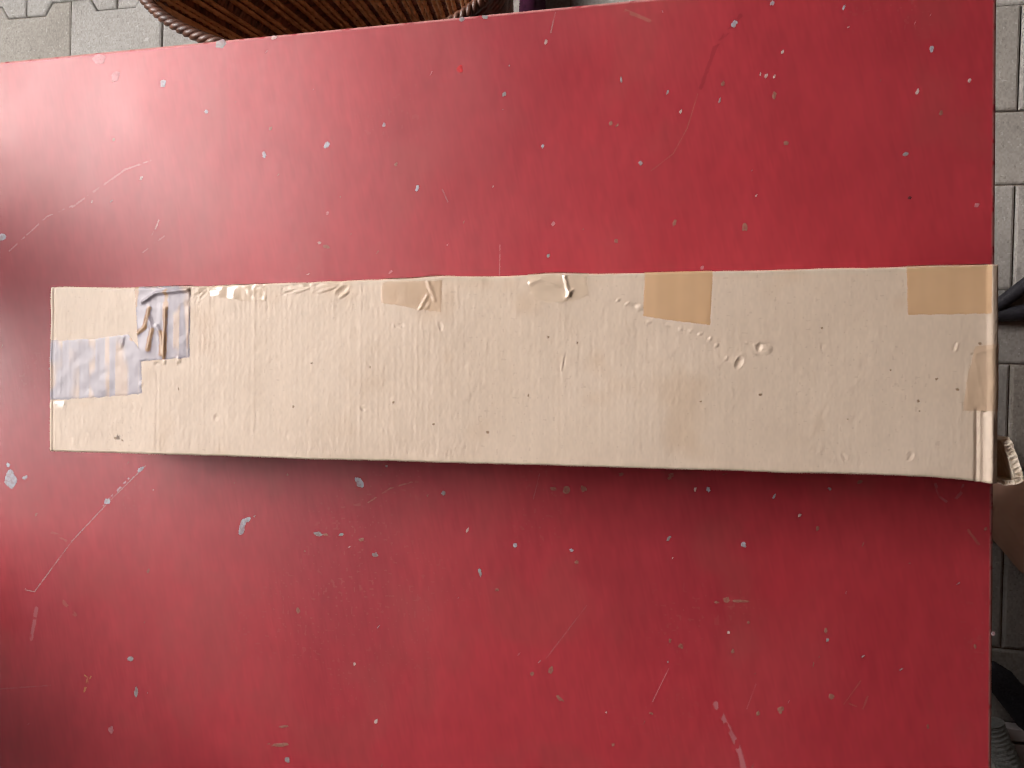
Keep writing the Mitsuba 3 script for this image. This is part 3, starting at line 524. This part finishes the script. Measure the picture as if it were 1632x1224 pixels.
kneeR, ankR, hipR = np.array([.72, .16, .47]), np.array([.80, .17, .09]), np.array([.80, .10, .86])
chains.append([(hipR, .088), (kneeR, .056), (np.array([.775, .165, .30]), .058), (ankR, .040), (np.array([.72, .172, .045]), .034), (np.array([.64, .178, .026]), .022)])
chains.append([(ankR, .038), (np.array([.83, .17, .038]), .032)])
for w, L, r in ((-.034, .036, .0125), (-.014, .040, .0095), (.004, .034, .0088), (.020, .024, .0082), (.034, .010, .0078)):
    chains.append([(np.array([.665, .178 + w * .8, .024]), r + .005), (np.array([.62 - L * .4, .178 + w, .018]), r), (np.array([.60 - L, .178 + w, .013]), r)])
pel, che, nek, hed = np.array([.80, 0, .90]), np.array([.70, 0, 1.22]), np.array([.62, 0, 1.43]), np.array([.555, 0, 1.575])
chains += [[(pel + [0, -.05, 0], .105), (che + [0, -.06, 0], .115)], [(pel + [0, .05, 0], .105), (che + [0, .06, 0], .115)], [(che, .12), (nek, .058), (hed + [0, 0, -.02], .062)], [(hed + [.02, 0, .02], .088), (hed + [-.02, 0, -.03], .070)]]
chains.append([(hed + [-.085, 0, -.035], .011), (hed + [-.096, 0, -.062], .014)])       # nose
for s in (-1, 1):
    sh, el, wr = np.array([.685, s * .175, 1.35]), np.array([.56, s * .24, 1.12]), np.array([.20, s * .13, 1.35])
    chains.append([(che + [0, s * .1, .08], .075), (sh, .058), (el, .044), (wr, .028)])
    pm = np.array([.115, s * .095, 1.400]); chains.append([(wr, .028), (pm, .030)]); chains.append([(wr, .026), (pm + [0, 0, -.012], .026)])
    for k in range(4):
        b = pm + np.array([-.012 + .004 * k, -s * .012, .026 - .019 * k + .012])
        chains.append([(b, .0105), (b + [-.034 + .003 * k, -s * .012, .004], .0095), (b + [-.048 + .004 * k, -s * .034, .004], .0085), (b + [-.040 + .004 * k, -s * .048, .003], .0078)])
    chains.append([(pm + [.02, -s * .015, .01], .014), (pm + [-.004, -s * .036, .034], .0115), (pm + [-.022, -s * .052, .036], .0095)])
    chains.append([(hed + [.015, s * .086, -.005], .012), (hed + [.012, s * .088, -.035], .010)])
part('body', limbs(chains, .007, 10), 'skin', per, smooth=True, label='bare skin of the lower leg and foot')
sc = []
for h, kn in ((hipL, kneeL), (hipR, kneeR)):
    e = kn * .86 + h * .14; sc.append([(h + [0, 0, .02], .108), (e, .080)])
sc.append([(pel + [0, -.05, .05], .122), (pel + [0, .05, .05], .122)])
part('shorts', limbs(sc, .012, 8), 'dark_cloth', per, smooth=True)
sc = [[(pel + [0, -.05, .02], .124), (che + [0, -.06, .02], .130)], [(pel + [0, .05, .02], .124), (che + [0, .06, .02], .130)], [(che, .13), (nek + [.02, 0, -.04], .066)]]
for s in (-1, 1):
    sh, el = np.array([.685, s * .175, 1.35]), np.array([.56, s * .24, 1.12]); sc.append([(che + [0, s * .1, .08], .085), (sh, .068), (sh * .4 + el * .6, .060)])
part('shirt', limbs(sc, .012, 8), 'dark_cloth', per, smooth=True)
part('hair', limbs([[(hed + [.035, 0, .035], .088), (hed + [.03, 0, -.02], .080)], [(hed + [-.02, 0, .055], .070), (hed + [.04, 0, .03], .085)]], .012, 6), 'hair', per, smooth=True)
